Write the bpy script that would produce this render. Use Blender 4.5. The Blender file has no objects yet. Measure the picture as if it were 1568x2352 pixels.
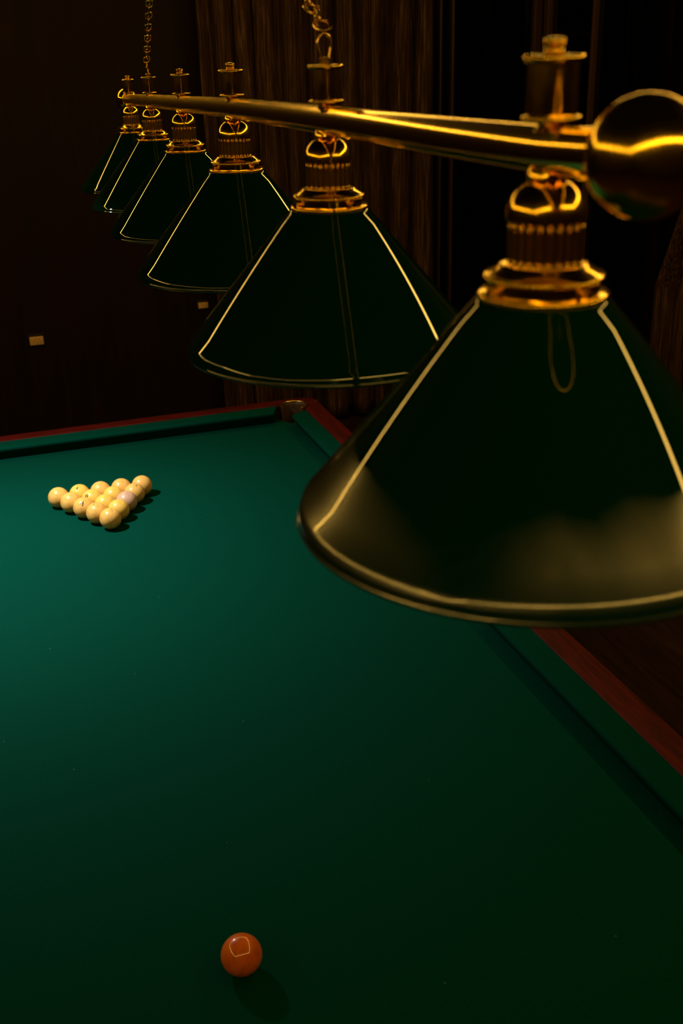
import bpy, bmesh, math, random
from mathutils import Vector, Matrix, noise
random.seed(7)
PI = math.pi
scn = bpy.context.scene
C = scn.collection
TZ = 0.80                      # height of the cloth above the floor

# ------------------------------------------------------------------ helpers
def tag(o, label=None, cat=None, group=None, kind=None):
    if label: o['label'] = label
    if cat: o['category'] = cat
    if group: o['group'] = group
    if kind: o['kind'] = kind
    return o

def empty(name, loc=(0, 0, 0), rz=0.0):
    o = bpy.data.objects.new(name, None)
    o.empty_display_size = 0.05
    C.objects.link(o)
    o.location = loc
    o.rotation_euler = (0, 0, rz)
    return o

def mesh_of(bm, name, mat, smooth=True, sharp=38):
    bmesh.ops.recalc_face_normals(bm, faces=bm.faces)
    for f in bm.faces: f.smooth = smooth
    if smooth:
        for e in bm.edges:
            if len(e.link_faces) == 2 and e.calc_face_angle(0) > math.radians(sharp):
                e.smooth = False
    me = bpy.data.meshes.new(name)
    bm.to_mesh(me); bm.free()
    if mat: me.materials.append(mat)
    return me

def link(name, me, parent=None, loc=(0, 0, 0), rot=(0, 0, 0)):
    o = bpy.data.objects.new(name, me)
    C.objects.link(o)
    o.parent = parent
    o.location = loc
    o.rotation_euler = rot
    return o

def obj(name, bm, mat, parent=None, loc=(0, 0, 0), rot=(0, 0, 0), smooth=True, sharp=38):
    return link(name, mesh_of(bm, name, mat, smooth, sharp), parent, loc, rot)

def copy_tree(o, parent=None):
    c = o.copy(); C.objects.link(c)
    c.parent = parent
    for ch in list(o.children):
        copy_tree(ch, c)
    return c

def lathe(bm, prof, n=64, mat4=None, closed=False):
    rings = []
    M = mat4 or Matrix()
    for r, z in prof:
        if r < 1e-6:
            rings.append([bm.verts.new(M @ Vector((0, 0, z)))])
        else:
            rings.append([bm.verts.new(M @ Vector((r*math.cos(2*PI*i/n), r*math.sin(2*PI*i/n), z))) for i in range(n)])
    pairs = list(zip(rings[:-1], rings[1:]))
    if closed: pairs.append((rings[-1], rings[0]))
    for a, b in pairs:
        for i in range(n):
            j = (i+1) % n
            if len(a) == 1 and len(b) == 1: continue
            if len(a) == 1: bm.faces.new((a[0], b[i], b[j]))
            elif len(b) == 1: bm.faces.new((a[i], a[j], b[0]))
            else: bm.faces.new((a[i], a[j], b[j], b[i]))

def box(bm, x0, x1, y0, y1, z0, z1, bev=0.0):
    r = bmesh.ops.create_cube(bm, size=1)
    for v in r['verts']:
        v.co = Vector((x0 if v.co.x < 0 else x1, y0 if v.co.y < 0 else y1, z0 if v.co.z < 0 else z1))
    if bev > 0:
        es = list({e for v in r['verts'] for e in v.link_edges})
        bmesh.ops.bevel(bm, geom=es, offset=bev, segments=2, affect='EDGES', profile=0.6)

def tube(bm, pts, rad, n=12, cap=True, cyclic=False):
    pts = [Vector(p) for p in pts]
    m = len(pts); rings = []
    up = None
    for i, p in enumerate(pts):
        if cyclic: t = (pts[(i+1) % m] - pts[i-1]).normalized()
        else: t = (pts[min(i+1, m-1)] - pts[max(i-1, 0)]).normalized()
        if up is None:
            up = Vector((0, 0, 1)) if abs(t.z) < 0.9 else Vector((1, 0, 0))
        s = t.cross(up).normalized(); up = s.cross(t).normalized()
        r = rad[i] if isinstance(rad, (list, tuple)) else rad
        rings.append([bm.verts.new(p + r*(math.cos(2*PI*k/n)*s + math.sin(2*PI*k/n)*up)) for k in range(n)])
    for i in range(m if cyclic else m-1):
        a, b = rings[i], rings[(i+1) % m]
        for k in range(n):
            bm.faces.new((a[k], a[(k+1) % n], b[(k+1) % n], b[k]))
    if cap and not cyclic:
        bm.faces.new(list(reversed(rings[0]))); bm.faces.new(rings[-1])

def prism(bm, pts, z0, z1, bev=0.0):
    """Extrude a 2D outline; optional bevel on the upper edges."""
    lo = [bm.verts.new((x, y, z0)) for x, y in pts]
    hi = [bm.verts.new((x, y, z1)) for x, y in pts]
    n = len(pts)
    bm.faces.new(list(reversed(lo))); top = bm.faces.new(hi)
    for i in range(n):
        j = (i+1) % n
        bm.faces.new((lo[i], lo[j], hi[j], hi[i]))
    if bev: bmesh.ops.bevel(bm, geom=list(top.edges), offset=bev, segments=3, affect='EDGES', profile=0.5)

# ------------------------------------------------------------------ materials
def mat(name, base=(0.5, 0.5, 0.5), rough=0.5, metal=0.0, coat=0.0, coat_rough=0.05, spec=0.5):
    m = bpy.data.materials.new(name); m.use_nodes = True
    b = m.node_tree.nodes['Principled BSDF']
    b.inputs['Base Color'].default_value = (*base, 1)
    b.inputs['Roughness'].default_value = rough
    b.inputs['Metallic'].default_value = metal
    b.inputs['Coat Weight'].default_value = coat
    b.inputs['Coat Roughness'].default_value = coat_rough
    b.inputs['Specular IOR Level'].default_value = spec
    return m

def node(m, t, **kw):
    n = m.node_tree.nodes.new(t)
    for k, v in kw.items():
        if k in n.inputs: n.inputs[k].default_value = v
        else: setattr(n, k, v)
    return n

def wire(m, a, ao, b, bi):
    m.node_tree.links.new(a.outputs[ao], b.inputs[bi])

def ramp(m, src, so, stops):
    r = node(m, 'ShaderNodeValToRGB')
    el = r.color_ramp.elements
    el[0].position, el[0].color = stops[0][0], (*stops[0][1], 1)
    el[1].position, el[1].color = stops[-1][0], (*stops[-1][1], 1)
    for p, c in stops[1:-1]:
        e = el.new(p); e.color = (*c, 1)
    wire(m, src, so, r, 'Fac')
    return r

def coords(m, scale=(1, 1, 1), kind='Object'):
    tc = node(m, 'ShaderNodeTexCoord'); mp = node(m, 'ShaderNodeMapping')
    mp.inputs['Scale'].default_value = scale
    wire(m, tc, kind, mp, 'Vector')
    return mp

def bump(m, src, so, strength, dist):
    b = node(m, 'ShaderNodeBump'); b.inputs['Strength'].default_value = strength; b.inputs['Distance'].default_value = dist
    wire(m, src, so, b, 'Height')
    wire(m, b, 'Normal', m.node_tree.nodes['Principled BSDF'], 'Normal')
    return b

def noise_mat(m, stops, scale, mscale=(1, 1, 1), detail=4, target='Base Color'):
    mp = coords(m, mscale)
    nz = node(m, 'ShaderNodeTexNoise'); nz.inputs['Scale'].default_value = scale; nz.inputs['Detail'].default_value = detail
    wire(m, mp, 'Vector', nz, 'Vector')
    r = ramp(m, nz, 'Fac', stops)
    wire(m, r, 'Color', m.node_tree.nodes['Principled BSDF'], target)
    return nz, r

# green billiard cloth with fine nap and sparse lint
M_cloth = mat('billiard_cloth', rough=0.95, spec=0.02)
nz, r = noise_mat(M_cloth, [(0.3, (0.0001, 0.034, 0.021)), (0.7, (0.0002, 0.043, 0.029))], 260, detail=5)
mp = coords(M_cloth)
vo = node(M_cloth, 'ShaderNodeTexVoronoi'); vo.inputs['Scale'].default_value = 16
wire(M_cloth, mp, 'Vector', vo, 'Vector')
lint = ramp(M_cloth, vo, 'Distance', [(0.0, (1, 1, 1)), (0.025, (1, 1, 1)), (0.04, (0, 0, 0))])
mx = node(M_cloth, 'ShaderNodeMix', data_type='RGBA')
mulc = node(M_cloth, 'ShaderNodeSeparateColor'); wire(M_cloth, vo, 'Color', mulc, 'Color')
gt = node(M_cloth, 'ShaderNodeMath', operation='GREATER_THAN'); gt.inputs[1].default_value = 0.8
wire(M_cloth, mulc, 'Red', gt, 0)
ml = node(M_cloth, 'ShaderNodeMath', operation='MULTIPLY'); wire(M_cloth, gt, 'Value', ml, 0); wire(M_cloth, lint, 'Color', ml, 1)
ml2 = node(M_cloth, 'ShaderNodeMath', operation='MULTIPLY'); wire(M_cloth, ml, 'Value', ml2, 0); ml2.inputs[1].default_value = 0.45
wire(M_cloth, ml2, 'Value', mx, 'Factor'); wire(M_cloth, r, 'Color', mx, 'A'); mx.inputs['B'].default_value = (0.07, 0.14, 0.10, 1)
wire(M_cloth, mx, 'Result', M_cloth.node_tree.nodes['Principled BSDF'], 'Base Color')
fz = node(M_cloth, 'ShaderNodeTexNoise'); fz.inputs['Scale'].default_value = 700
wire(M_cloth, mp, 'Vector', fz, 'Vector'); bump(M_cloth, fz, 'Fac', 0.25, 0.0006)

def wood(name, dark, light, rough=0.35, coat=0.3, axis=1, scale=14):
    m = mat(name, rough=rough, coat=coat, coat_rough=0.15, spec=0.12)
    s = [9, 9, 9]; s[axis] = 0.7
    nz, r = noise_mat(m, [(0.3, dark), (0.5, tuple((a+b)/2 for a, b in zip(dark, light))), (0.72, light)], scale, tuple(s), detail=6)
    bump(m, nz, 'Fac', 0.08, 0.001)
    return m
M_rail = wood('red_mahogany', (0.026, 0.0009, 0.0005), (0.090, 0.0035, 0.002), axis=1, coat=0.0, rough=0.6)
M_rail_x = wood('red_mahogany_cross', (0.026, 0.0009, 0.0005), (0.090, 0.0035, 0.002), axis=0, coat=0.0, rough=0.6)
M_body = wood('dark_mahogany', (0.02, 0.003, 0.002), (0.06, 0.010, 0.006), axis=2)
M_floor = wood('dark_floor_boards', (0.012, 0.006, 0.004), (0.035, 0.016, 0.010), rough=0.4, coat=0.1, axis=1, scale=6)
M_wall = mat('dark_wallpaper', rough=0.7, spec=0.2)
nz, r = noise_mat(M_wall, [(0.35, (0.007, 0.0025, 0.002)), (0.7, (0.013, 0.004, 0.003))], 6, (6, 6, 0.5), detail=5)
M_ceiling = mat('dark_ceiling_paint', (0.010, 0.007, 0.005), 0.8, spec=0.1)
M_socket = mat('ivory_plastic', (0.75, 0.50, 0.28), 0.4)
M_socket_dark = mat('black_plastic', (0.01, 0.01, 0.01), 0.4)
M_frame = mat('dark_window_frame', (0.06, 0.028, 0.016), 0.35)
M_glass = mat('night_glass', (0.001, 0.001, 0.0012), 0.04, spec=0.5)

M_curtain = mat('brown_curtain', rough=0.75, spec=0.15)
mp = coords(M_curtain, (150, 150, 3.0))
nz = node(M_curtain, 'ShaderNodeTexNoise'); nz.inputs['Scale'].default_value = 1.0; nz.inputs['Detail'].default_value = 6
nz.inputs['Roughness'].default_value = 0.7
wire(M_curtain, mp, 'Vector', nz, 'Vector')
r = ramp(M_curtain, nz, 'Fac', [(0.36, (0.010, 0.004, 0.002)), (0.50, (0.040, 0.018, 0.011)), (0.70, (0.19, 0.11, 0.075))])
wire(M_curtain, r, 'Color', M_curtain.node_tree.nodes['Principled BSDF'], 'Base Color')
bump(M_curtain, nz, 'Fac', 0.3, 0.002)

M_brass = mat('polished_brass', (0.97, 0.66, 0.06), 0.13, metal=1.0)
nz, r = noise_mat(M_brass, [(0.35, (0.10, 0.10, 0.10)), (0.7, (0.20, 0.20, 0.20))], 40, target='Roughness')
M_bar = mat('brass_tube', (0.97, 0.66, 0.06), 0.2, metal=1.0)
nz, r = noise_mat(M_bar, [(0.35, (0.11, 0.11, 0.11)), (0.7, (0.17, 0.17, 0.17))], 14, target='Roughness')
mp = coords(M_bar); sx = node(M_bar, 'ShaderNodeSeparateXYZ'); wire(M_bar, mp, 'Vector', sx, 'Vector')
hr = node(M_bar, 'ShaderNodeMapRange'); hr.inputs['From Min'].default_value = -1.2; hr.inputs['From Max'].default_value = 0.7
hr.inputs['To Min'].default_value = 0.12; hr.inputs['To Max'].default_value = 0.27
wire(M_bar, sx, 'Y', hr, 'Value'); wire(M_bar, hr, 'Result', M_bar.node_tree.nodes['Principled BSDF'], 'Roughness')
M_cup = mat('satin_brass', (0.95, 0.62, 0.11), 0.2, metal=1.0)
M_chain = mat('aged_brass', (0.85, 0.55, 0.14), 0.24, metal=1.0)
M_shade = mat('green_enamel', (0.0008, 0.022, 0.010), 0.5, coat=1.0, coat_rough=0.015, spec=0.0)
M_shade.node_tree.nodes['Principled BSDF'].inputs['Coat IOR'].default_value = 1.5
b = M_shade.node_tree.nodes['Principled BSDF']
mp = coords(M_shade, (1, 1, 1))
nz = node(M_shade, 'ShaderNodeTexNoise'); nz.inputs['Scale'].default_value = 11; nz.inputs['Detail'].default_value = 5
wire(M_shade, mp, 'Vector', nz, 'Vector')
r = ramp(M_shade, nz, 'Fac', [(0.45, (0.012, 0.012, 0.012)), (0.68, (0.02, 0.02, 0.02)), (0.80, (0.10, 0.10, 0.10))])
wire(M_shade, r, 'Color', b, 'Coat Roughness')
# the nearest shade carries a hazy film of dust towards its lower edge
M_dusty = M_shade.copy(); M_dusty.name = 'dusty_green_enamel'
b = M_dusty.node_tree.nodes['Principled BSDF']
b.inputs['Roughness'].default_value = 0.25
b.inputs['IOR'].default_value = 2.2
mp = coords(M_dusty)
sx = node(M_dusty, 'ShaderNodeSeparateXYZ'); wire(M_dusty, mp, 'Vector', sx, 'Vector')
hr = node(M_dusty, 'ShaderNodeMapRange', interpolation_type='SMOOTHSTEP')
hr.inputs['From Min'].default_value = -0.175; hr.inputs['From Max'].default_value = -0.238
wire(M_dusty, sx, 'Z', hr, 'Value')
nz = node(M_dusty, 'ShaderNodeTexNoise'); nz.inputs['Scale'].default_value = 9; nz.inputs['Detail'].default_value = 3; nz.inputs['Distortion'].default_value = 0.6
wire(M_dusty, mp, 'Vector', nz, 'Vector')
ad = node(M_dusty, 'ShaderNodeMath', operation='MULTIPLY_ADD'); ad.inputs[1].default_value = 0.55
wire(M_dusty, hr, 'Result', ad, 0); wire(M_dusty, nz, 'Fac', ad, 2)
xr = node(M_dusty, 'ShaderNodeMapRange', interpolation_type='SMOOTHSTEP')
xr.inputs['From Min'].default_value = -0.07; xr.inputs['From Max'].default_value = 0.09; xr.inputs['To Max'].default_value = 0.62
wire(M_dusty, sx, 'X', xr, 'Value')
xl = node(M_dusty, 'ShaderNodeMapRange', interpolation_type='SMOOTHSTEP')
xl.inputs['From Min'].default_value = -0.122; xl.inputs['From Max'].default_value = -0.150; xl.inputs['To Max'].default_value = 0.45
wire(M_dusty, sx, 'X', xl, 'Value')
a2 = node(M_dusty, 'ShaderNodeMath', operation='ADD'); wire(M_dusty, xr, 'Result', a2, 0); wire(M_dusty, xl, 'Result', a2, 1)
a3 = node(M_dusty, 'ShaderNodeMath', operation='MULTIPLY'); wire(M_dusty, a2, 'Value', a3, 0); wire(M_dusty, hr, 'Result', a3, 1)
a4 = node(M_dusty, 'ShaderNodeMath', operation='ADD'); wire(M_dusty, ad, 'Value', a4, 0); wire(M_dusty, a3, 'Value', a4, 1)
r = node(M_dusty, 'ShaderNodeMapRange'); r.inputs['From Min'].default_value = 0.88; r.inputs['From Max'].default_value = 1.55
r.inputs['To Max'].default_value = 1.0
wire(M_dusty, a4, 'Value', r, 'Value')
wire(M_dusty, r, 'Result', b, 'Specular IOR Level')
M_inner = mat('white_enamel', (0.55, 0.52, 0.45), 0.4)
M_bulb = mat('frosted_bulb', (0.6, 0.58, 0.52), 0.3)
M_leather = noise_leather = mat('tan_leather', (0.26, 0.15, 0.07), 0.5)
noise_mat(M_leather, [(0.3, (0.04, 0.022, 0.010)), (0.7, (0.09, 0.052, 0.024))], 60)
M_net = mat('dark_net', (0.02, 0.015, 0.01), 0.9)
M_dark = mat('black_marking', (0.012, 0.008, 0.006), 0.9, spec=0.0)

def ball_mat(name, c0, c1, c2):
    m = mat(name, rough=0.35, coat=0.7, coat_rough=0.07, spec=0.3)
    nz, r = noise_mat(m, [(0.30, c0), (0.45, c1), (0.75, c2)], 32, detail=5)
    return m
M_ivory = ball_mat('ivory_phenolic', (0.60, 0.31, 0.06), (0.72, 0.43, 0.105), (0.77, 0.50, 0.145))
M_ivory_b = ball_mat('yellow_ivory_phenolic', (0.66, 0.37, 0.06), (0.75, 0.49, 0.09), (0.80, 0.56, 0.13))
M_grey = ball_mat('greyed_phenolic', (0.46, 0.28, 0.18), (0.55, 0.35, 0.24), (0.60, 0.41, 0.29))
M_orange = ball_mat('orange_phenolic', (0.48, 0.085, 0.004), (0.68, 0.140, 0.006), (0.76, 0.17, 0.008))

M_orange.node_tree.nodes['Principled BSDF'].inputs['Coat Roughness'].default_value = 0.02
M_orange.node_tree.nodes['Principled BSDF'].inputs['Coat Weight'].default_value = 1.0
def emit(name, col, strength):
    m = bpy.data.materials.new(name); m.use_nodes = True
    nt = m.node_tree; nt.nodes.clear()
    e = nt.nodes.new('ShaderNodeEmission'); e.inputs['Color'].default_value = (*col, 1); e.inputs['Strength'].default_value = strength
    o = nt.nodes.new('ShaderNodeOutputMaterial'); nt.links.new(e.outputs[0], o.inputs[0])
    return m
M_led = emit('amber_led', (1.0, 0.57, 0.10), 23.0)

# ------------------------------------------------------------------ room
X0, X1, Y0, Y1, ZC = -4.2, 3.1, -5.6, 3.1, 3.25
def struct(name, bm, m, parent=None, **k):
    o = obj(name, bm, m, parent, smooth=False, **k); o['kind'] = 'structure'; return o
def slab(name, x0, x1, y0, y1, z0, z1, m, parent=None):
    bm = bmesh.new(); box(bm, x0, x1, y0, y1, z0, z1); return struct(name, bm, m, parent)
slab('floor', X0-0.1, X1+0.1, Y0-0.1, Y1+0.1, -0.08, 0.0, M_floor)
ceiling = slab('ceiling', X0-0.1, X1+0.1, Y0-0.1, Y1+0.1, ZC, ZC+0.08, M_ceiling)
slab('wall_back', X0-0.1, X1+0.1, Y1, Y1+0.1, 0, ZC, M_wall)
slab('wall_front', X0-0.1, X1+0.1, Y0-0.1, Y0, 0, ZC, M_wall)
slab('wall_left', X0-0.1, X0, Y0, Y1, 0, ZC, M_wall)
slab('wall_right', X1, X1+0.1, Y0, Y1, 0, ZC, M_wall)
slab('baseboard_back', X0, X1, Y1-0.018, Y1, 0, 0.11, M_body)
slab('baseboard_right', X1-0.018, X1, Y0, Y1-0.018, 0, 0.11, M_body)
# amber light strips running round the tray of the ceiling
LX0, LX1, LY0, LY1, LZ = -3.0, 2.05, -4.0, 1.5, 3.0
w = 0.027
for a in ((LX0, LX1, LY1-w, LY1+w), (LX0, LX1, LY0-w, LY0+w), (LX0-w, LX0+w, LY0+w, LY1-w), (LX1-w, LX1+w, LY0+w, LY1-w)):
    bm = bmesh.new(); box(bm, a[0], a[1], a[2], a[3], LZ, LZ+0.02)
    obj('light_strip', bm, M_led, ceiling, smooth=False)
    bm = bmesh.new(); box(bm, a[0]-0.02, a[1]+0.02, a[2]-0.02, a[3]+0.02, LZ+0.02, ZC)
    obj('cove_trim', bm, M_ceiling, ceiling, smooth=False)

# dark window bay on the right of the curtain: frames and night glass
def window(name, x, y, w_, h0, h1, along, uprights):
    bm = bmesh.new()
    if along == 'x': box(bm, x, x+w_, y-0.012, y-0.004, h0, h1)
    else: box(bm, x-0.012, x-0.004, y, y+w_, h0, h1)
    wn = struct(name, bm, M_glass)
    for t, tw in uprights:
        bm = bmesh.new()
        if along == 'x': box(bm, x+t, x+t+tw, y-0.045, y, h0, h1, 0.006)
        else: box(bm, x-0.045, x, y+t, y+t+tw, h0, h1, 0.006)
        struct('window_frame', bm, M_frame, wn)
    for z in (h0, h1-0.04):
        bm = bmesh.new()
        if along == 'x': box(bm, x, x+w_, y-0.04, y, z, z+0.04)
        else: box(bm, x-0.04, x, y, y+w_, z, z+0.04)
        struct('window_frame', bm, M_frame, wn)
window('window_1', 2.38, Y1, 0.70, 0.25, 3.0, 'x', ((0.055, 0.014), (0.13, 0.016), (0.65, 0.05)))
window('window_2', X1, 0.6, 2.4, 0.25, 3.0, 'y', ((0.0, 0.05), (1.85, 0.02), (2.35, 0.05)))

# curtains: a pleated cloth surface with real depth
def curtain(u0, u1, place, folds, seed, z0=0.03, z1=3.02, depth=0.055, pinch=None):
    bm = bmesh.new(); nu, nv = int(folds*14), 40
    g = []
    for j in range(nv+1):
        v = j/nv; z = z0 + (z1-z0)*v; row = []
        for i in range(nu+1):
            u = i/nu
            ph = 2*PI*folds*u + 1.6*noise.noise(Vector((u*folds*0.45, v*0.8, seed)))*2
            d = depth*(0.75+0.5*noise.noise(Vector((u*folds*0.7, 3.1, seed))))*math.sin(ph) + 0.012*math.sin(2.3*ph+seed)
            d += 0.02*noise.noise(Vector((u*5, v*3, seed+9)))
            s = u0+(u1-u0)*u + 0.018*math.sin(ph*1.0+1.2)
            if pinch: s = s + pinch(u, z)
            row.append(bm.verts.new(place(s, d, z)))
        g.append(row)
    for j in range(nv):
        for i in range(nu):
            bm.faces.new((g[j][i], g[j][i+1], g[j+1][i+1], g[j+1][i]))
    return bm
cu = obj('curtain', curtain(1.02, 2.36, lambda s, d, z: (s, Y1-0.13+d, z), 9, 2.0), M_curtain, sharp=180)
cu.modifiers.new('thick', 'SOLIDIFY').thickness = 0.003
tag(cu, 'brown streaked pleated curtain hanging behind the far end of the billiard table', 'curtain')
cu2 = obj('curtain', curtain(0.35, 1.50, lambda s, d, z: (X1-0.13+d, s, z), 8, 5.0,
          pinch=lambda u, z: -0.42*u*max(0, z-1.0)), M_curtain, sharp=180)
cu2.modifiers.new('thick', 'SOLIDIFY').thickness = 0.003
tag(cu2, 'dark brown drape at the right edge, beside the black window', 'curtain')

def socket(loc, w_, h_, label, dots):
    t = empty('wall_socket', loc)
    bm = bmesh.new(); box(bm, -w_*0.62, w_*0.62, -0.004, 0.0, -h_*0.85, h_*0.85, 0.002)
    obj('back_plate', bm, M_socket_dark, t)
    bm = bmesh.new(); box(bm, -w_/2, w_/2, -0.012, -0.004, -h_/2, h_/2, 0.003)
    f = obj('face_plate', bm, M_socket, t)
    if dots:
        for dx, dz in ((-0.2, -0.05), (0.05, -0.2), (0.22, 0.15), (-0.05, 0.2), (0.3, -0.2)):
            bm = bmesh.new(); lathe(bm, [(0, 0), (0.0022, 0), (0.0022, 0.0025), (0, 0.0025)], 12)
            obj('pin_hole', bm, M_socket_dark, f, loc=(dx*w_, -0.0115, dz*h_), rot=(PI/2, 0, 0))
    tag(t, label, 'socket', 'wall sockets')
    return t
SOCK = [(0.01, 0.66), (0.968, 0.765)]
socket((SOCK[0][0], Y1, SOCK[0][1]), 0.075, 0.047, 'ivory wall socket on the dark wall at far left, well clear of the curtain', True)
socket((SOCK[1][0], Y1, SOCK[1][1]), 0.058, 0.034, 'dim wall socket close beside the left edge of the curtain', False)

# ------------------------------------------------------------------ billiard table
XN, YN = 0.80, 0.7809               # nose line of the right cushion, nose line of the far cushion
LH = 1.69; YC = YN-LH                # half length, centre
CW, WW = 0.0675, 0.078
XI, XO = XN+CW, XN+CW+WW
YI, YO = LH+CW, LH+CW+0.062
NZ = 0.0443
table = empty('billiard_table', (0, YC, 0))
tag(table, 'large billiard table with green cloth and red wooden rails', 'billiard table')
PC = (XN+0.036, LH+0.036); PR = 0.047         # corner pocket
PM = (XN+0.062, 0.0); PMR = 0.046             # middle pocket

def arc(cx, cy, r, a0, a1, n):
    return [(cx+r*math.cos(a0+(a1-a0)*i/n), cy+r*math.sin(a0+(a1-a0)*i/n)) for i in range(n+1)]
# slate bed covered in cloth, cut round the six pockets
def bed_outline():
    e = 0.05
    q = []
    dx = math.sqrt(max(0, PMR**2-(XN+e-PM[0])**2))
    q += [(XN+e, dx)]
    a = math.asin(min(1, (XN+e-PC[0])/PR))
    # from right edge below the corner pocket round to the far edge
    yy = PC[1]-math.sqrt(PR**2-(XN+e-PC[0])**2); xx = PC[0]-math.sqrt(PR**2-(LH+e-PC[1])**2)
    a0 = math.atan2(yy-PC[1], XN+e-PC[0]); a1 = math.atan2(LH+e-PC[1], xx-PC[0])
    if a1 > 0: a1 -= 2*PI
    q += arc(PC[0], PC[1], PR, a0, a1, 16)
    mid = arc(PM[0], PM[1], PMR, math.atan2(-dx, XN+e-PM[0]), math.atan2(dx, XN+e-PM[0])-2*PI, 12)
    out = list(mid[:-1]) + q
    up = out
    right_top = q; 
    pts = []
    pts += q                                    # right, upper quadrant, going up and round the corner
    pts += [(-x, y) for x, y in reversed(q)]
    midl = [(-x, y) for x, y in reversed(mid)]
    pts += midl[1:-1]
    pts += [(-x, -y) for x, y in q]
    pts += [(x, -y) for x, y in reversed(q)]
    pts += mid[1:-1]
    return pts
bm = bmesh.new(); prism(bm, bed_outline(), TZ-0.045, TZ)
obj('cloth_bed', bm, M_cloth, table, smooth=False)

# cushions: swept profile with mitred jaws
def cushion(name, ax, side, s0, s1, j0, j1):
    """ax 'y': cushion runs along y at x=side*XN; s = nose ends, j = how far the back end runs past the nose end."""
    prof = [(0.022, 0.001), (0.007, NZ-0.016), (0.0015, NZ-0.007), (0.0, NZ-0.001), (0.0022, NZ+0.003),
            (0.008, NZ+0.0055), (0.03, NZ+0.007), (CW, NZ+0.0075), (CW, 0.001)]
    bm = bmesh.new(); N = 60; rings = []
    for i in range(N+1):
        t = i/N; ring = []
        for d, z in prof:
            k = d/CW
            a = s0 - j0*k; b_ = s1 + j1*k
            s = a+(b_-a)*t
            base = XN if ax == 'y' else LH
            p = (side*(base+d), s, z) if ax == 'y' else (s, side*(base+d), z)
            ring.append(bm.verts.new((p[0], p[1], TZ+p[2])))
        rings.append(ring)
    n = len(prof)
    for a, b_ in zip(rings[:-1], rings[1:]):
        for k in range(n):
            bm.faces.new((a[k], a[(k+1) % n], b_[(k+1) % n], b_[k]))
    bm.faces.new(rings[0]); bm.faces.new(rings[-1])
    return obj(name, bm, M_cloth, table, sharp=50)
for sd in (1, -1):
    cushion('cushion', 'y', sd, 0.040, LH-0.056, -0.008, 0.030)
    cushion('cushion', 'y', sd, -(LH-0.056), -0.040, 0.030, -0.008)
    cushion('cushion', 'x', sd, -(XN-0.056), XN-0.056, 0.030, 0.030)

# wooden top rails, one per side, arcs cut for the pockets
ZR0, ZR1 = TZ-0.06, TZ+NZ+0.009
def rail_side():
    # right side: between cross rails, notched by the middle pocket and by the two corner pockets
    g = 0.0
    ang = math.asin((XI-PM[0]) / (PMR+0.004)) if XI > PM[0] else 0
    R = PMR+0.004; Rc = PR+0.004
    dy = math.sqrt(R*R-(XI-PM[0])**2)
    t = LH+0.052   # where the side rail meets the cross rail
    pts = [(XI, dy)]
    ycut = PC[1]-math.sqrt(max(0, Rc*Rc-(XI-PC[0])**2))
    pts += [(XI, ycut)]
    a0 = math.atan2(ycut-PC[1], XI-PC[0])
    a1 = math.asin((t-PC[1])/Rc)
    pts += arc(PC[0], PC[1], Rc, a0, a1, 10)[1:]
    pts += [(XO, t)]
    low = [(x, -y) for x, y in reversed(pts)]
    mid = arc(PM[0], 0, R, math.atan2(-dy, XI-PM[0]), math.atan2(dy, XI-PM[0]), 14)
    return pts + low + mid[1:-1]
def rail_end():
    Rc = PR+0.004; t = LH+0.052; rr = 0.05
    a1 = math.asin((t-PC[1])/Rc)
    xcut = PC[0]-math.sqrt(max(0, Rc*Rc-(YI-PC[1])**2))
    a2 = math.atan2(YI-PC[1], xcut-PC[0])
    half = [(XO, t)] + arc(XO-rr, YO-rr, rr, 0, PI/2, 8)
    inner = arc(PC[0], PC[1], Rc, a1, a2, 14)
    return half + [(-x, y) for x, y in reversed(half)] + [(-x, y) for x, y in inner] + list(reversed(inner))
for sd in (1, -1):
    bm = bmesh.new(); prism(bm, [(sd*x, y) for x, y in rail_side()], ZR0, ZR1, 0.006); obj('top_rail', bm, M_rail, table, sharp=30)
    bm = bmesh.new(); prism(bm, [(x, sd*y) for x, y in rail_end()], ZR0, ZR1, 0.006); obj('top_rail', bm, M_rail_x, table, sharp=30)
# apron and legs
for sd in (1, -1):
    bm = bmesh.new(); box(bm, sd*(XO-0.05) if sd > 0 else -(XO-0.015), (XO-0.015) if sd > 0 else -(XO-0.05), -(YO-0.02), YO-0.02, TZ-0.26, TZ-0.062, 0.005)
    obj('apron', bm, M_body, table)
    bm = bmesh.new(); box(bm, -(XO-0.055), XO-0.055, (YO-0.055) if sd > 0 else -(YO-0.02), (YO-0.02) if sd > 0 else -(YO-0.055), TZ-0.26, TZ-0.062, 0.005)
    obj('apron', bm, M_body, table)
bm = bmesh.new()
lathe(bm, [(0, 0), (0.062, 0), (0.066, 0.02), (0.05, 0.05), (0.055, 0.09), (0.078, 0.2), (0.086, 0.3), (0.07, 0.38), (0.055, 0.42), (0.08, 0.44), (0.084, 0.54), (0, 0.54)], 32)
leg = mesh_of(bm, 'leg', M_body)
for x in (-0.74, 0.74):
    for y in (-1.56, 0, 1.56):
        link('leg', leg, table, (x, y, 0))
bm = bmesh.new(); box(bm, -0.86, 0.86, -1.74, 1.74, TZ-0.20, TZ-0.16); obj('frame_base', bm, M_body, table, smooth=False)

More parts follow.
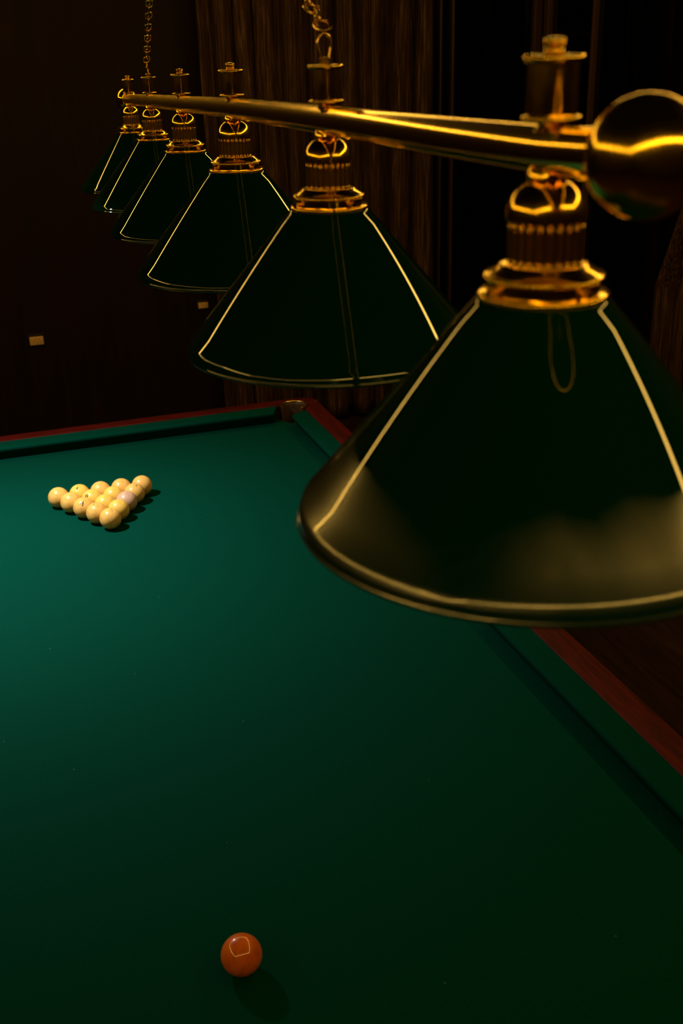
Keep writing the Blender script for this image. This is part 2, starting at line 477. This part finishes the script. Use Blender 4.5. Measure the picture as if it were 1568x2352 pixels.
# pockets: leather liner with a brass rim, net below
def pocket(cx, cy, r, a_mid, half):
    p = empty('pocket', (cx, cy, 0)); p.parent = table
    bm = bmesh.new(); n = 28; rows = []
    for z, k in ((-0.10, 0.82), (-0.04, 0.96), (0.0, 1.0), (NZ, 1.0), (NZ+0.0125, 1.03)):
        rows.append([(a_mid-half+2*half*i/n, z, r*k) for i in range(n+1)])
    vo_ = [[bm.verts.new((rr*math.cos(a), rr*math.sin(a), TZ+z)) for a, z, rr in row] for row in rows]
    for a, b_ in zip(vo_[:-1], vo_[1:]):
        for i in range(n): bm.faces.new((a[i], a[i+1], b_[i+1], b_[i]))
    li = obj('leather_liner', bm, M_leather, p, sharp=80)
    li.modifiers.new('thick', 'SOLIDIFY').thickness = 0.003
    bm = bmesh.new()
    pts = [((r+0.002)*1.03*math.cos(a_mid-half+2*half*i/n), (r+0.002)*1.03*math.sin(a_mid-half+2*half*i/n), TZ+NZ+0.0135) for i in range(n+1)]
    tube(bm, pts, 0.0032, 10)
    obj('brass_rim', bm, M_chain, p)
    bm = bmesh.new()
    for i in range(14):
        a = 2*PI*i/14
        tube(bm, [(r*0.8*math.cos(a+0.35*k*s_), r*0.8*math.sin(a+0.35*k*s_), TZ-0.1-0.05*k) for k in range(4) for s_ in (1,)], 0.0016, 6)
        tube(bm, [(r*0.8*math.cos(a-0.35*k), r*0.8*math.sin(a-0.35*k), TZ-0.1-0.05*k) for k in range(4)], 0.0016, 6)
    obj('net', bm, M_net, p)
for sx in (1, -1):
    for sy in (1, -1):
        pocket(sx*PC[0], sy*PC[1], PR, math.atan2(sy, sx), math.radians(118))
    pocket(sx*PM[0], 0, PMR, 0 if sx > 0 else PI, math.radians(82))

# ------------------------------------------------------------------ balls
D = 0.068
def sphere_bm(r=D/2):
    bm = bmesh.new(); bmesh.ops.create_uvsphere(bm, u_segments=64, v_segments=40, radius=r); return bm
me_ivory = mesh_of(sphere_bm(), 'billiard_ball', M_ivory, sharp=180)
me_ivb = me_ivory.copy(); me_ivb.materials[0] = M_ivory_b
me_grey = me_ivory.copy(); me_grey.materials[0] = M_grey
me_or = me_ivory.copy(); me_or.materials[0] = M_orange

def number_mesh(txt, size, direction, up=(0, 0, 1)):
    cu_ = bpy.data.curves.new('number', 'FONT'); cu_.body = txt; cu_.size = size; cu_.align_x = 'CENTER'; cu_.align_y = 'CENTER'
    cu_.offset = size*0.03
    o = bpy.data.objects.new('tmp', cu_); C.objects.link(o)
    dg = bpy.context.evaluated_depsgraph_get()
    me = bpy.data.meshes.new_from_object(o.evaluated_get(dg))
    bpy.data.objects.remove(o); bpy.data.curves.remove(cu_)
    d = Vector(direction).normalized(); s = Vector(up).cross(d).normalized(); u = d.cross(s)
    for v in me.vertices:
        p = d*(D/2) + s*v.co.x + u*v.co.y
        v.co = p.normalized()*(D/2+0.00025)
    me.materials.clear(); me.materials.append(M_dark); me.name = 'number'
    return me

CAM = Vector((-0.3078, -3.1788, 1.4068+TZ))
YA, RX, RS, RR = 0.028, 0.0018, 0.998, -0.0065
rows_l = ['front', 'second', 'third', 'fourth', 'back']
names_in = {1: ['middle'], 2: ['left', 'right'], 3: ['left', 'middle', 'right'],
            4: ['left end', 'left of centre', 'right of centre', 'right end'],
            5: ['left end', 'left of centre', 'middle', 'right of centre', 'right end']}
marks = {(0, 0): ('1', 0.008, (0.20, 0.76)), (2, 0): ('14', 0.015, (-0.28, 0.42)), (3, 1): ('8', 0.016, (-0.55, 0.28)), (4, 1): ('4', 0.012, (-0.22, 0.60)),
         (1, 0): ('7', 0.007, (-0.25, 0.80)), (3, 3): ('5', 0.006, (0.28, 0.72))}
labels = {(0, 0): 'cream billiard ball at the near point of the rack, nearest the orange ball',
          (1, 0): 'cream ball just behind the front ball, on the left side of the rack',
          (1, 1): 'yellowish ball just behind the front ball, on the right side of the rack',
          (2, 0): 'cream ball with a bold dark mark, on the left side of the rack',
          (2, 1): 'plain yellowish ball in the middle of the third row, surrounded by others',
          (2, 2): 'greyish mauve ball on the right side of the rack',
          (3, 0): 'cream ball right beside the far-left corner ball on the near side',
          (3, 1): 'yellow ball with a round dark number, inside the left half of the rack',
          (3, 2): 'plain yellow ball just behind-left of the greyish ball, inside the rack',
          (3, 3): 'speckled cream ball just behind-right of the greyish ball, on the right side',
          (4, 0): 'cream ball at the far left corner of the rack',
          (4, 1): 'cream ball with a small dark number in the back row, second from left',
          (4, 2): 'plain cream ball in the middle of the back row of the rack',
          (4, 3): 'plain cream ball in the back row, second from the right corner',
          (4, 4): 'cream ball at the far right corner of the rack'}
for r_ in range(5):
    for c_ in range(r_+1):
        uu = (c_-r_/2)*D*1.0008; vv = r_*D*math.sqrt(3)/2*1.0008
        x = uu*math.cos(RR)-vv*math.sin(RR)+RX; y = YA+vv*math.cos(RR)+uu*math.sin(RR)
        me = me_grey if (r_, c_) == (2, 2) else (me_ivb if (r_, c_) in ((1, 1), (2, 1), (3, 1), (3, 2), (4, 1)) else me_ivory)
        b_ = link('billiard_ball', me, None, (x, y, TZ+D/2+0.0003))
        tag(b_, labels[(r_, c_)], 'billiard ball', 'racked billiard balls')
        if (r_, c_) in marks:
            t, s, (ox, oy) = marks[(r_, c_)]; s *= 1.5
            F = (Vector((x, y, TZ+D/2))-CAM).normalized(); R_ = F.cross(Vector((0, 0, 1))).normalized(); U_ = R_.cross(F)
            d = R_*ox + U_*oy - F*math.sqrt(max(0.01, 1-ox*ox-oy*oy))
            link('number', number_mesh(t, s, d), b_)
cue = link('billiard_ball', me_or, None, (-0.0534, -1.8366, TZ+D/2+0.0003), (0.4, 0.7, 0.2))
tag(cue, 'single orange cue ball alone on the near part of the cloth', 'billiard ball')

# ------------------------------------------------------------------ billiard lamp
ST, SX, SZ = 0.6172, 0.061, -0.0347
DZ = [-0.0033, 0.0003, 0.0026, 0.0016, 0.0004, -0.0024]
NS = [0.0274, 0.9984, 2.0, 3.0071, 4.0223, 4.9992]
def lp(n):
    i = max(0, min(4, int(math.floor(n)))); f = n-i
    lift = 0.018*max(0.0, -n)
    # smooth interpolation of the slight bow of the bar
    def dz(k): return DZ[max(0, min(5, k))]
    p0, p1, p2, p3 = dz(i-1), dz(i), dz(i+1), dz(i+2)
    z = p1+f*(p2-p1) if (f < 0 or f > 1) else 0.5*((2*p1)+(-p0+p2)*f+(2*p0-5*p1+4*p2-p3)*f*f+(-p0+3*p1-3*p2+p3)*f**3)
    return Vector((0.0833+n*ST*SX, -2.4923+n*ST, n*ST*SZ+z+lift+TZ-0.0122))
lamp = empty('billiard_lamp', lp(2.5)+Vector((0, 0, 1.344)))
tag(lamp, 'long brass bar lamp with six green cone shades hung over the billiard table', 'lamp')
L0 = lamp.location.copy()
ZB = 1.3440; BR = 0.0165
NB0, NB1 = -0.127, 5.10
bm = bmesh.new(); N = 80
tube(bm, [lp(NB0+(NB1-NB0)*i/N)+Vector((0, 0, ZB))-L0 for i in range(N+1)], BR, 40)
obj('bar', bm, M_bar, lamp)
def end_ball(n, sgn):
    ax = (lp(n+0.02)-lp(n-0.02)).normalized()*sgn
    q = ax.to_track_quat('Z', 'Y').to_matrix().to_4x4()
    M = Matrix.Translation(lp(n)+Vector((0, 0, ZB))-L0) @ q
    rb = 0.036; prof = [(0.0, -0.008), (BR+0.0015, -0.008), (BR+0.003, -0.006), (BR+0.003, -0.002), (BR+0.001, 0.0)]
    a0 = math.asin((BR-0.002)/rb); cz = rb*math.cos(a0)
    for i in range(22):
        a = PI-a0-(PI-a0)*i/21
        prof.append((rb*math.sin(a) if i < 21 else 0, cz+rb*math.cos(a)*1.0 if True else 0))
    bm = bmesh.new(); lathe(bm, prof, 56, M)
    return obj('end_ball', bm, M_brass, lamp)
end_ball(NB0, -1); end_ball(NB1, 1)

def Z(z): return z-ZB
def round_edge(r, za, zb, n=7):
    h = abs(zb-za)/2; zc = (za+zb)/2; s_ = 1 if zb > za else -1
    return [(r-h+h*math.cos(-PI/2+PI*i/n), Z(zc+s_*h*math.sin(-PI/2+PI*i/n))) for i in range(n+1)]
# meshes shared by the six lamps (local origin on the bar axis height, z relative to fit frame)
bm = bmesh.new()
lathe(bm, [(0, Z(1.3545)), (0.0115, Z(1.3565)), (0.0090, Z(1.3600)), (0.0105, Z(1.3625))] + round_edge(0.0208, 1.3632, 1.3668) + [(0.0170, Z(1.3672)), (0.0168, Z(1.4002))] +
      round_edge(0.0212, 1.4003, 1.4050) + [(0.008, Z(1.4052)), (0, Z(1.4052))], 56)
me_fin = mesh_of(bm, 'finial', M_brass)
bm = bmesh.new()
lathe(bm, [(0, Z(1.405)), (0.0064, Z(1.405))] + round_edge(0.0068, 1.4053, 1.4088) + [(0.0045, Z(1.4090)), (0.0045, Z(1.4102))] + round_edge(0.0078, 1.4104, 1.4152) + [(0, Z(1.4160))], 40)
me_knob = mesh_of(bm, 'knob', M_brass)
# shackle on the finials that carry the chains
bm = bmesh.new()
lathe(bm, [(0, Z(1.405)), (0.0075, Z(1.405)), (0.0075, Z(1.4115)), (0.006, Z(1.4125)), (0, Z(1.4125))], 32)
pts = [(-0.0060, 0, Z(1.4115)), (-0.0085, 0, Z(1.4200)), (-0.0098, 0, Z(1.4280)), (-0.0080, 0, Z(1.4335)), (-0.0035, 0, Z(1.4370)), (0.0015, 0, Z(1.4375)),
       (0.0065, 0, Z(1.4345)), (0.0090, 0, Z(1.4295)), (0.0085, 0, Z(1.4215)), (0.0060, 0, Z(1.4115))]
tube(bm, pts, 0.0017, 10)
me_shk = mesh_of(bm, 'shackle', M_chain)
# dome and socket stem
bm = bmesh.new()
prof = [(0.0, Z(1.3330)), (0.0135, Z(1.3330)), (0.0150, Z(1.3300)), (0.0155, Z(1.3275)), (0.0148, Z(1.3262)), (0.0105, Z(1.3252))]
for i in range(1, 15):
    a = math.radians(21)+(PI/2-math.radians(21))*i/14
    prof.append((0.0286*math.sin(a), Z(1.3015)+0.0252*math.cos(a)))
prof += [(0.0286, Z(1.2992)), (0.0265, Z(1.2984)), (0.0, Z(1.2984))]
lathe(bm, prof, 64)
me_dome = mesh_of(bm, 'dome_cap', M_brass)
# vented cup with vertical slots and round holes above them
bm = bmesh.new(); nA, nZ = 288, 44
z0, z1 = 1.2665, 1.2987
R0 = 0.0268; NSL = 24
def cup_r(a, z):
    k = (a*NSL/(2*PI)) % 1.0; dx_ = abs(k-0.5)*2*PI*R0/NSL
    rib = 0.0
    zz = z
    top, bot, hw = 1.2905, 1.2705, 0.0016
    dz_ = max(0, zz-top, bot-zz)
    dd = math.hypot(dx_, dz_)
    s = 1/(1+math.exp((dd-hw)/0.00022))
    rib = -0.0034*s
    dh = math.hypot(dx_, zz-1.2955)
    rib += -0.0030/(1+math.exp((dh-0.0014)/0.0002))
    return R0+rib
g = []
for j in range(nZ+1):
    z = z0+(z1-z0)*j/nZ
    g.append([bm.verts.new((cup_r(2*PI*i/nA, z)*math.cos(2*PI*i/nA), cup_r(2*PI*i/nA, z)*math.sin(2*PI*i/nA), Z(z))) for i in range(nA)])
for j in range(nZ):
    for i in range(nA):
        bm.faces.new((g[j][i], g[j][(i+1) % nA], g[j+1][(i+1) % nA], g[j+1][i]))
me_cup = mesh_of(bm, 'vented_cup', M_cup, sharp=80)
# collar: sloped ring, screw band, lower ring
bm = bmesh.new()
lathe(bm, [(0.0255, Z(1.2670)), (0.0300, Z(1.2675)), (0.0318, Z(1.2670)), (0.0330, Z(1.2655)), (0.0395, Z(1.2606))] + list(reversed(round_edge(0.0438, 1.2562, 1.2604))) + [(0.0408, Z(1.2560)), (0.0405, Z(1.2482))] +
      list(reversed(round_edge(0.0474, 1.2432, 1.2476))) + [(0.030, Z(1.2430)), (0.0255, Z(1.2440))], 96, closed=True)
me_col = mesh_of(bm, 'collar', M_brass)
bm = bmesh.new()
Mx = Matrix.Rotation(PI/2, 4, 'Y')
lathe(bm, [(0, 0.039), (0.0016, 0.039), (0.0016, 0.0430), (0.0028, 0.0435), (0.0032, 0.0455), (0.0028, 0.0480), (0, 0.0485)], 20, Mx)
me_scr = mesh_of(bm, 'thumb_screw', M_brass)
# shade: cone, concave fillet, rolled lip; white enamel inside
def shade_prof():
    A = (0.0415, 1.2440); B = (0.1777, 1.0897)
    p = [(0.0300, 1.2440), (0.0462, 1.2440), (0.0490, 1.2420)]
    for i in range(0, 13):
        t = i/12
        p.append((0.0500+(B[0]-0.0500)*t, 1.2402+(B[1]-1.2402)*t))
    p += [(0.1793, 1.0882), (0.1806, 1.0867), (0.1817, 1.0849), (0.1825, 1.0830), (0.1830, 1.0820), (0.1835, 1.0806), (0.1838, 1.0786), (0.1841, 1.0766), (0.1846, 1.0757), (0.1851, 1.0749),
          (0.1853, 1.0740), (0.1850, 1.0729), (0.1841, 1.0722), (0.1828, 1.0720), (0.1815, 1.0724), (0.1808, 1.0732)]
    return p
bm = bmesh.new(); lathe(bm, [(r_, Z(z)) for r_, z in shade_prof()], 192)
me_shade = mesh_of(bm, 'shade', M_shade, sharp=60)
bm = bmesh.new()
lathe(bm, [(0.0300, Z(1.2425)), (0.0430, Z(1.2370)), (0.1765, Z(1.0880)), (0.1800, Z(1.0835)), (0.1806, Z(1.0780)), (0.1808, Z(1.0732))], 128)
me_in = mesh_of(bm, 'inner_lining', M_inner, sharp=60)
bm = bmesh.new()
lathe(bm, [(0, Z(1.2560)), (0.014, Z(1.2560)), (0.014, Z(1.2250)), (0.018, Z(1.2120)), (0.029, Z(1.1900)), (0.030, Z(1.1750)), (0.024, Z(1.1580)), (0.012, Z(1.1500)), (0, Z(1.1480))], 40)
me_bulb = mesh_of(bm, 'bulb', M_bulb)
for n in range(6):
    base = lp(NS[n])+Vector((0, 0, ZB))-L0
    f = link('finial', me_fin, lamp, base)
    if n in (1, 4):
        s = link('shackle', me_shk, f, rot=(0, 0, math.radians(15 if n == 1 else 70)))
    else:
        link('knob', me_knob, f)
    h = link('lamp_holder', me_dome, lamp, base)
    link('vented_cup', me_cup, h); link('collar', me_col, h)
    for k in range(3):
        link('thumb_screw', me_scr, h, (0, 0, Z(1.2518)), (0, 0, math.radians([188, 283, 40][k]+n*7)))
    ms = me_shade
    if n == 0:
        ms = me_shade.copy(); ms.materials[0] = M_dusty
    s = link('shade', ms, lamp, base)
    link('inner_lining', me_in, s)
    link('bulb', me_bulb, lamp, base)

# chains rising to one ceiling hook above the middle of the bar
bm = bmesh.new(); pts = []
Lk, Wk, wr = 0.0068, 0.0086, 0.0017
for i in range(28):
    a = 2*PI*i/28
    pts.append((Wk*math.cos(a), 0, (0.0042 if math.sin(a) > 0.02 else (-0.0042 if math.sin(a) < -0.02 else 0)) + 0.0102*math.sin(a)))
tube(bm, pts, wr, 8, cyclic=True)
me_link = mesh_of(bm, 'chain_link', M_chain)
hook = lp(2.7); hook.z = 1.80+TZ
def chain(n, label):
    a = lp(NS[n])+Vector((0, 0, 1.4375+0.0055)); b_ = hook+Vector((0.02 if n < 2 else -0.02, -0.03 if n < 2 else 0.03, 0))
    root = empty('chain', a)
    L = (b_-a).length; d = (b_-a).normalized(); pitch = 0.0258; k = int(L/pitch)
    q = d.to_track_quat('Z', 'Y').to_matrix().to_4x4()
    for i in range(k):
        sag = 0.0
        o = link('chain_link', me_link, root)
        M = Matrix.Translation(d*(pitch*(i+0.35))) @ q @ Matrix.Rotation((PI/2 if i % 2 else 0)+random.uniform(-0.2, 0.2), 4, 'Z')
        o.matrix_basis = M
    tag(root, label, 'chain', 'lamp chains')
chain(1, 'large-looking brass chain rising from the second nearest lamp finial')
chain(4, 'small distant brass chain rising from the fifth lamp finial')
bm = bmesh.new(); lathe(bm, [(0, 0.0), (0.05, 0.0), (0.05, -0.012), (0.02, -0.03), (0.006, -0.035), (0.006, hook.z-ZC+0.01), (0.012, hook.z-ZC), (0, hook.z-ZC-0.01)], 32)
cp = obj('ceiling_hook', bm, M_chain, None, (hook.x, hook.y, ZC)); 
tag(cp, 'brass ceiling rod where both lamp chains meet', 'hook')

# ------------------------------------------------------------------ lights
def spot(loc, target, power, size, blend, radius, col):
    l = bpy.data.lights.new('spot', 'SPOT'); l.energy = power; l.spot_size = size; l.spot_blend = blend; l.shadow_soft_size = radius; l.color = col
    o = bpy.data.objects.new('spot_light', l); C.objects.link(o); o.location = loc
    o.rotation_euler = (Vector(target)-Vector(loc)).to_track_quat('-Z', 'Y').to_euler()
    return o
spot((-0.60, 0.10, 1.30+TZ), (-0.38, -0.12, TZ), 150, math.radians(114), 1.0, 0.03, (1.0, 0.93, 0.85))

w_ = bpy.data.worlds.new('world'); scn.world = w_; w_.use_nodes = True
w_.node_tree.nodes['Background'].inputs['Color'].default_value = (0.0, 0.0, 0.0, 1)
w_.node_tree.nodes['Background'].inputs['Strength'].default_value = 0.0

# ------------------------------------------------------------------ camera
cam = bpy.data.cameras.new('camera'); co = bpy.data.objects.new('camera', cam); C.objects.link(co)
yaw, pitch, roll, fpx = 0.3213, 0.4121, -0.0278, 2528.4
F = Vector((math.sin(yaw)*math.cos(pitch), math.cos(yaw)*math.cos(pitch), -math.sin(pitch)))
R0_ = Vector((math.cos(yaw), -math.sin(yaw), 0)); U0 = R0_.cross(F)
R_ = math.cos(roll)*R0_+math.sin(roll)*U0; U_ = -math.sin(roll)*R0_+math.cos(roll)*U0
M = Matrix((R_, U_, -F)).transposed().to_4x4(); M.translation = CAM
co.matrix_world = M
cam.sensor_fit = 'VERTICAL'; cam.sensor_height = 36; cam.lens = fpx/2352*36
cam.clip_start = 0.02; cam.clip_end = 50
cam.dof.use_dof = True; cam.dof.focus_distance = 2.5; cam.dof.aperture_fstop = 7.0
scn.camera = co
scn.view_settings.view_transform = 'Standard'; scn.view_settings.look = 'None'
scn.view_settings.exposure = 0.0; scn.view_settings.gamma = 1.0; scn.view_settings.use_curve_mapping = False
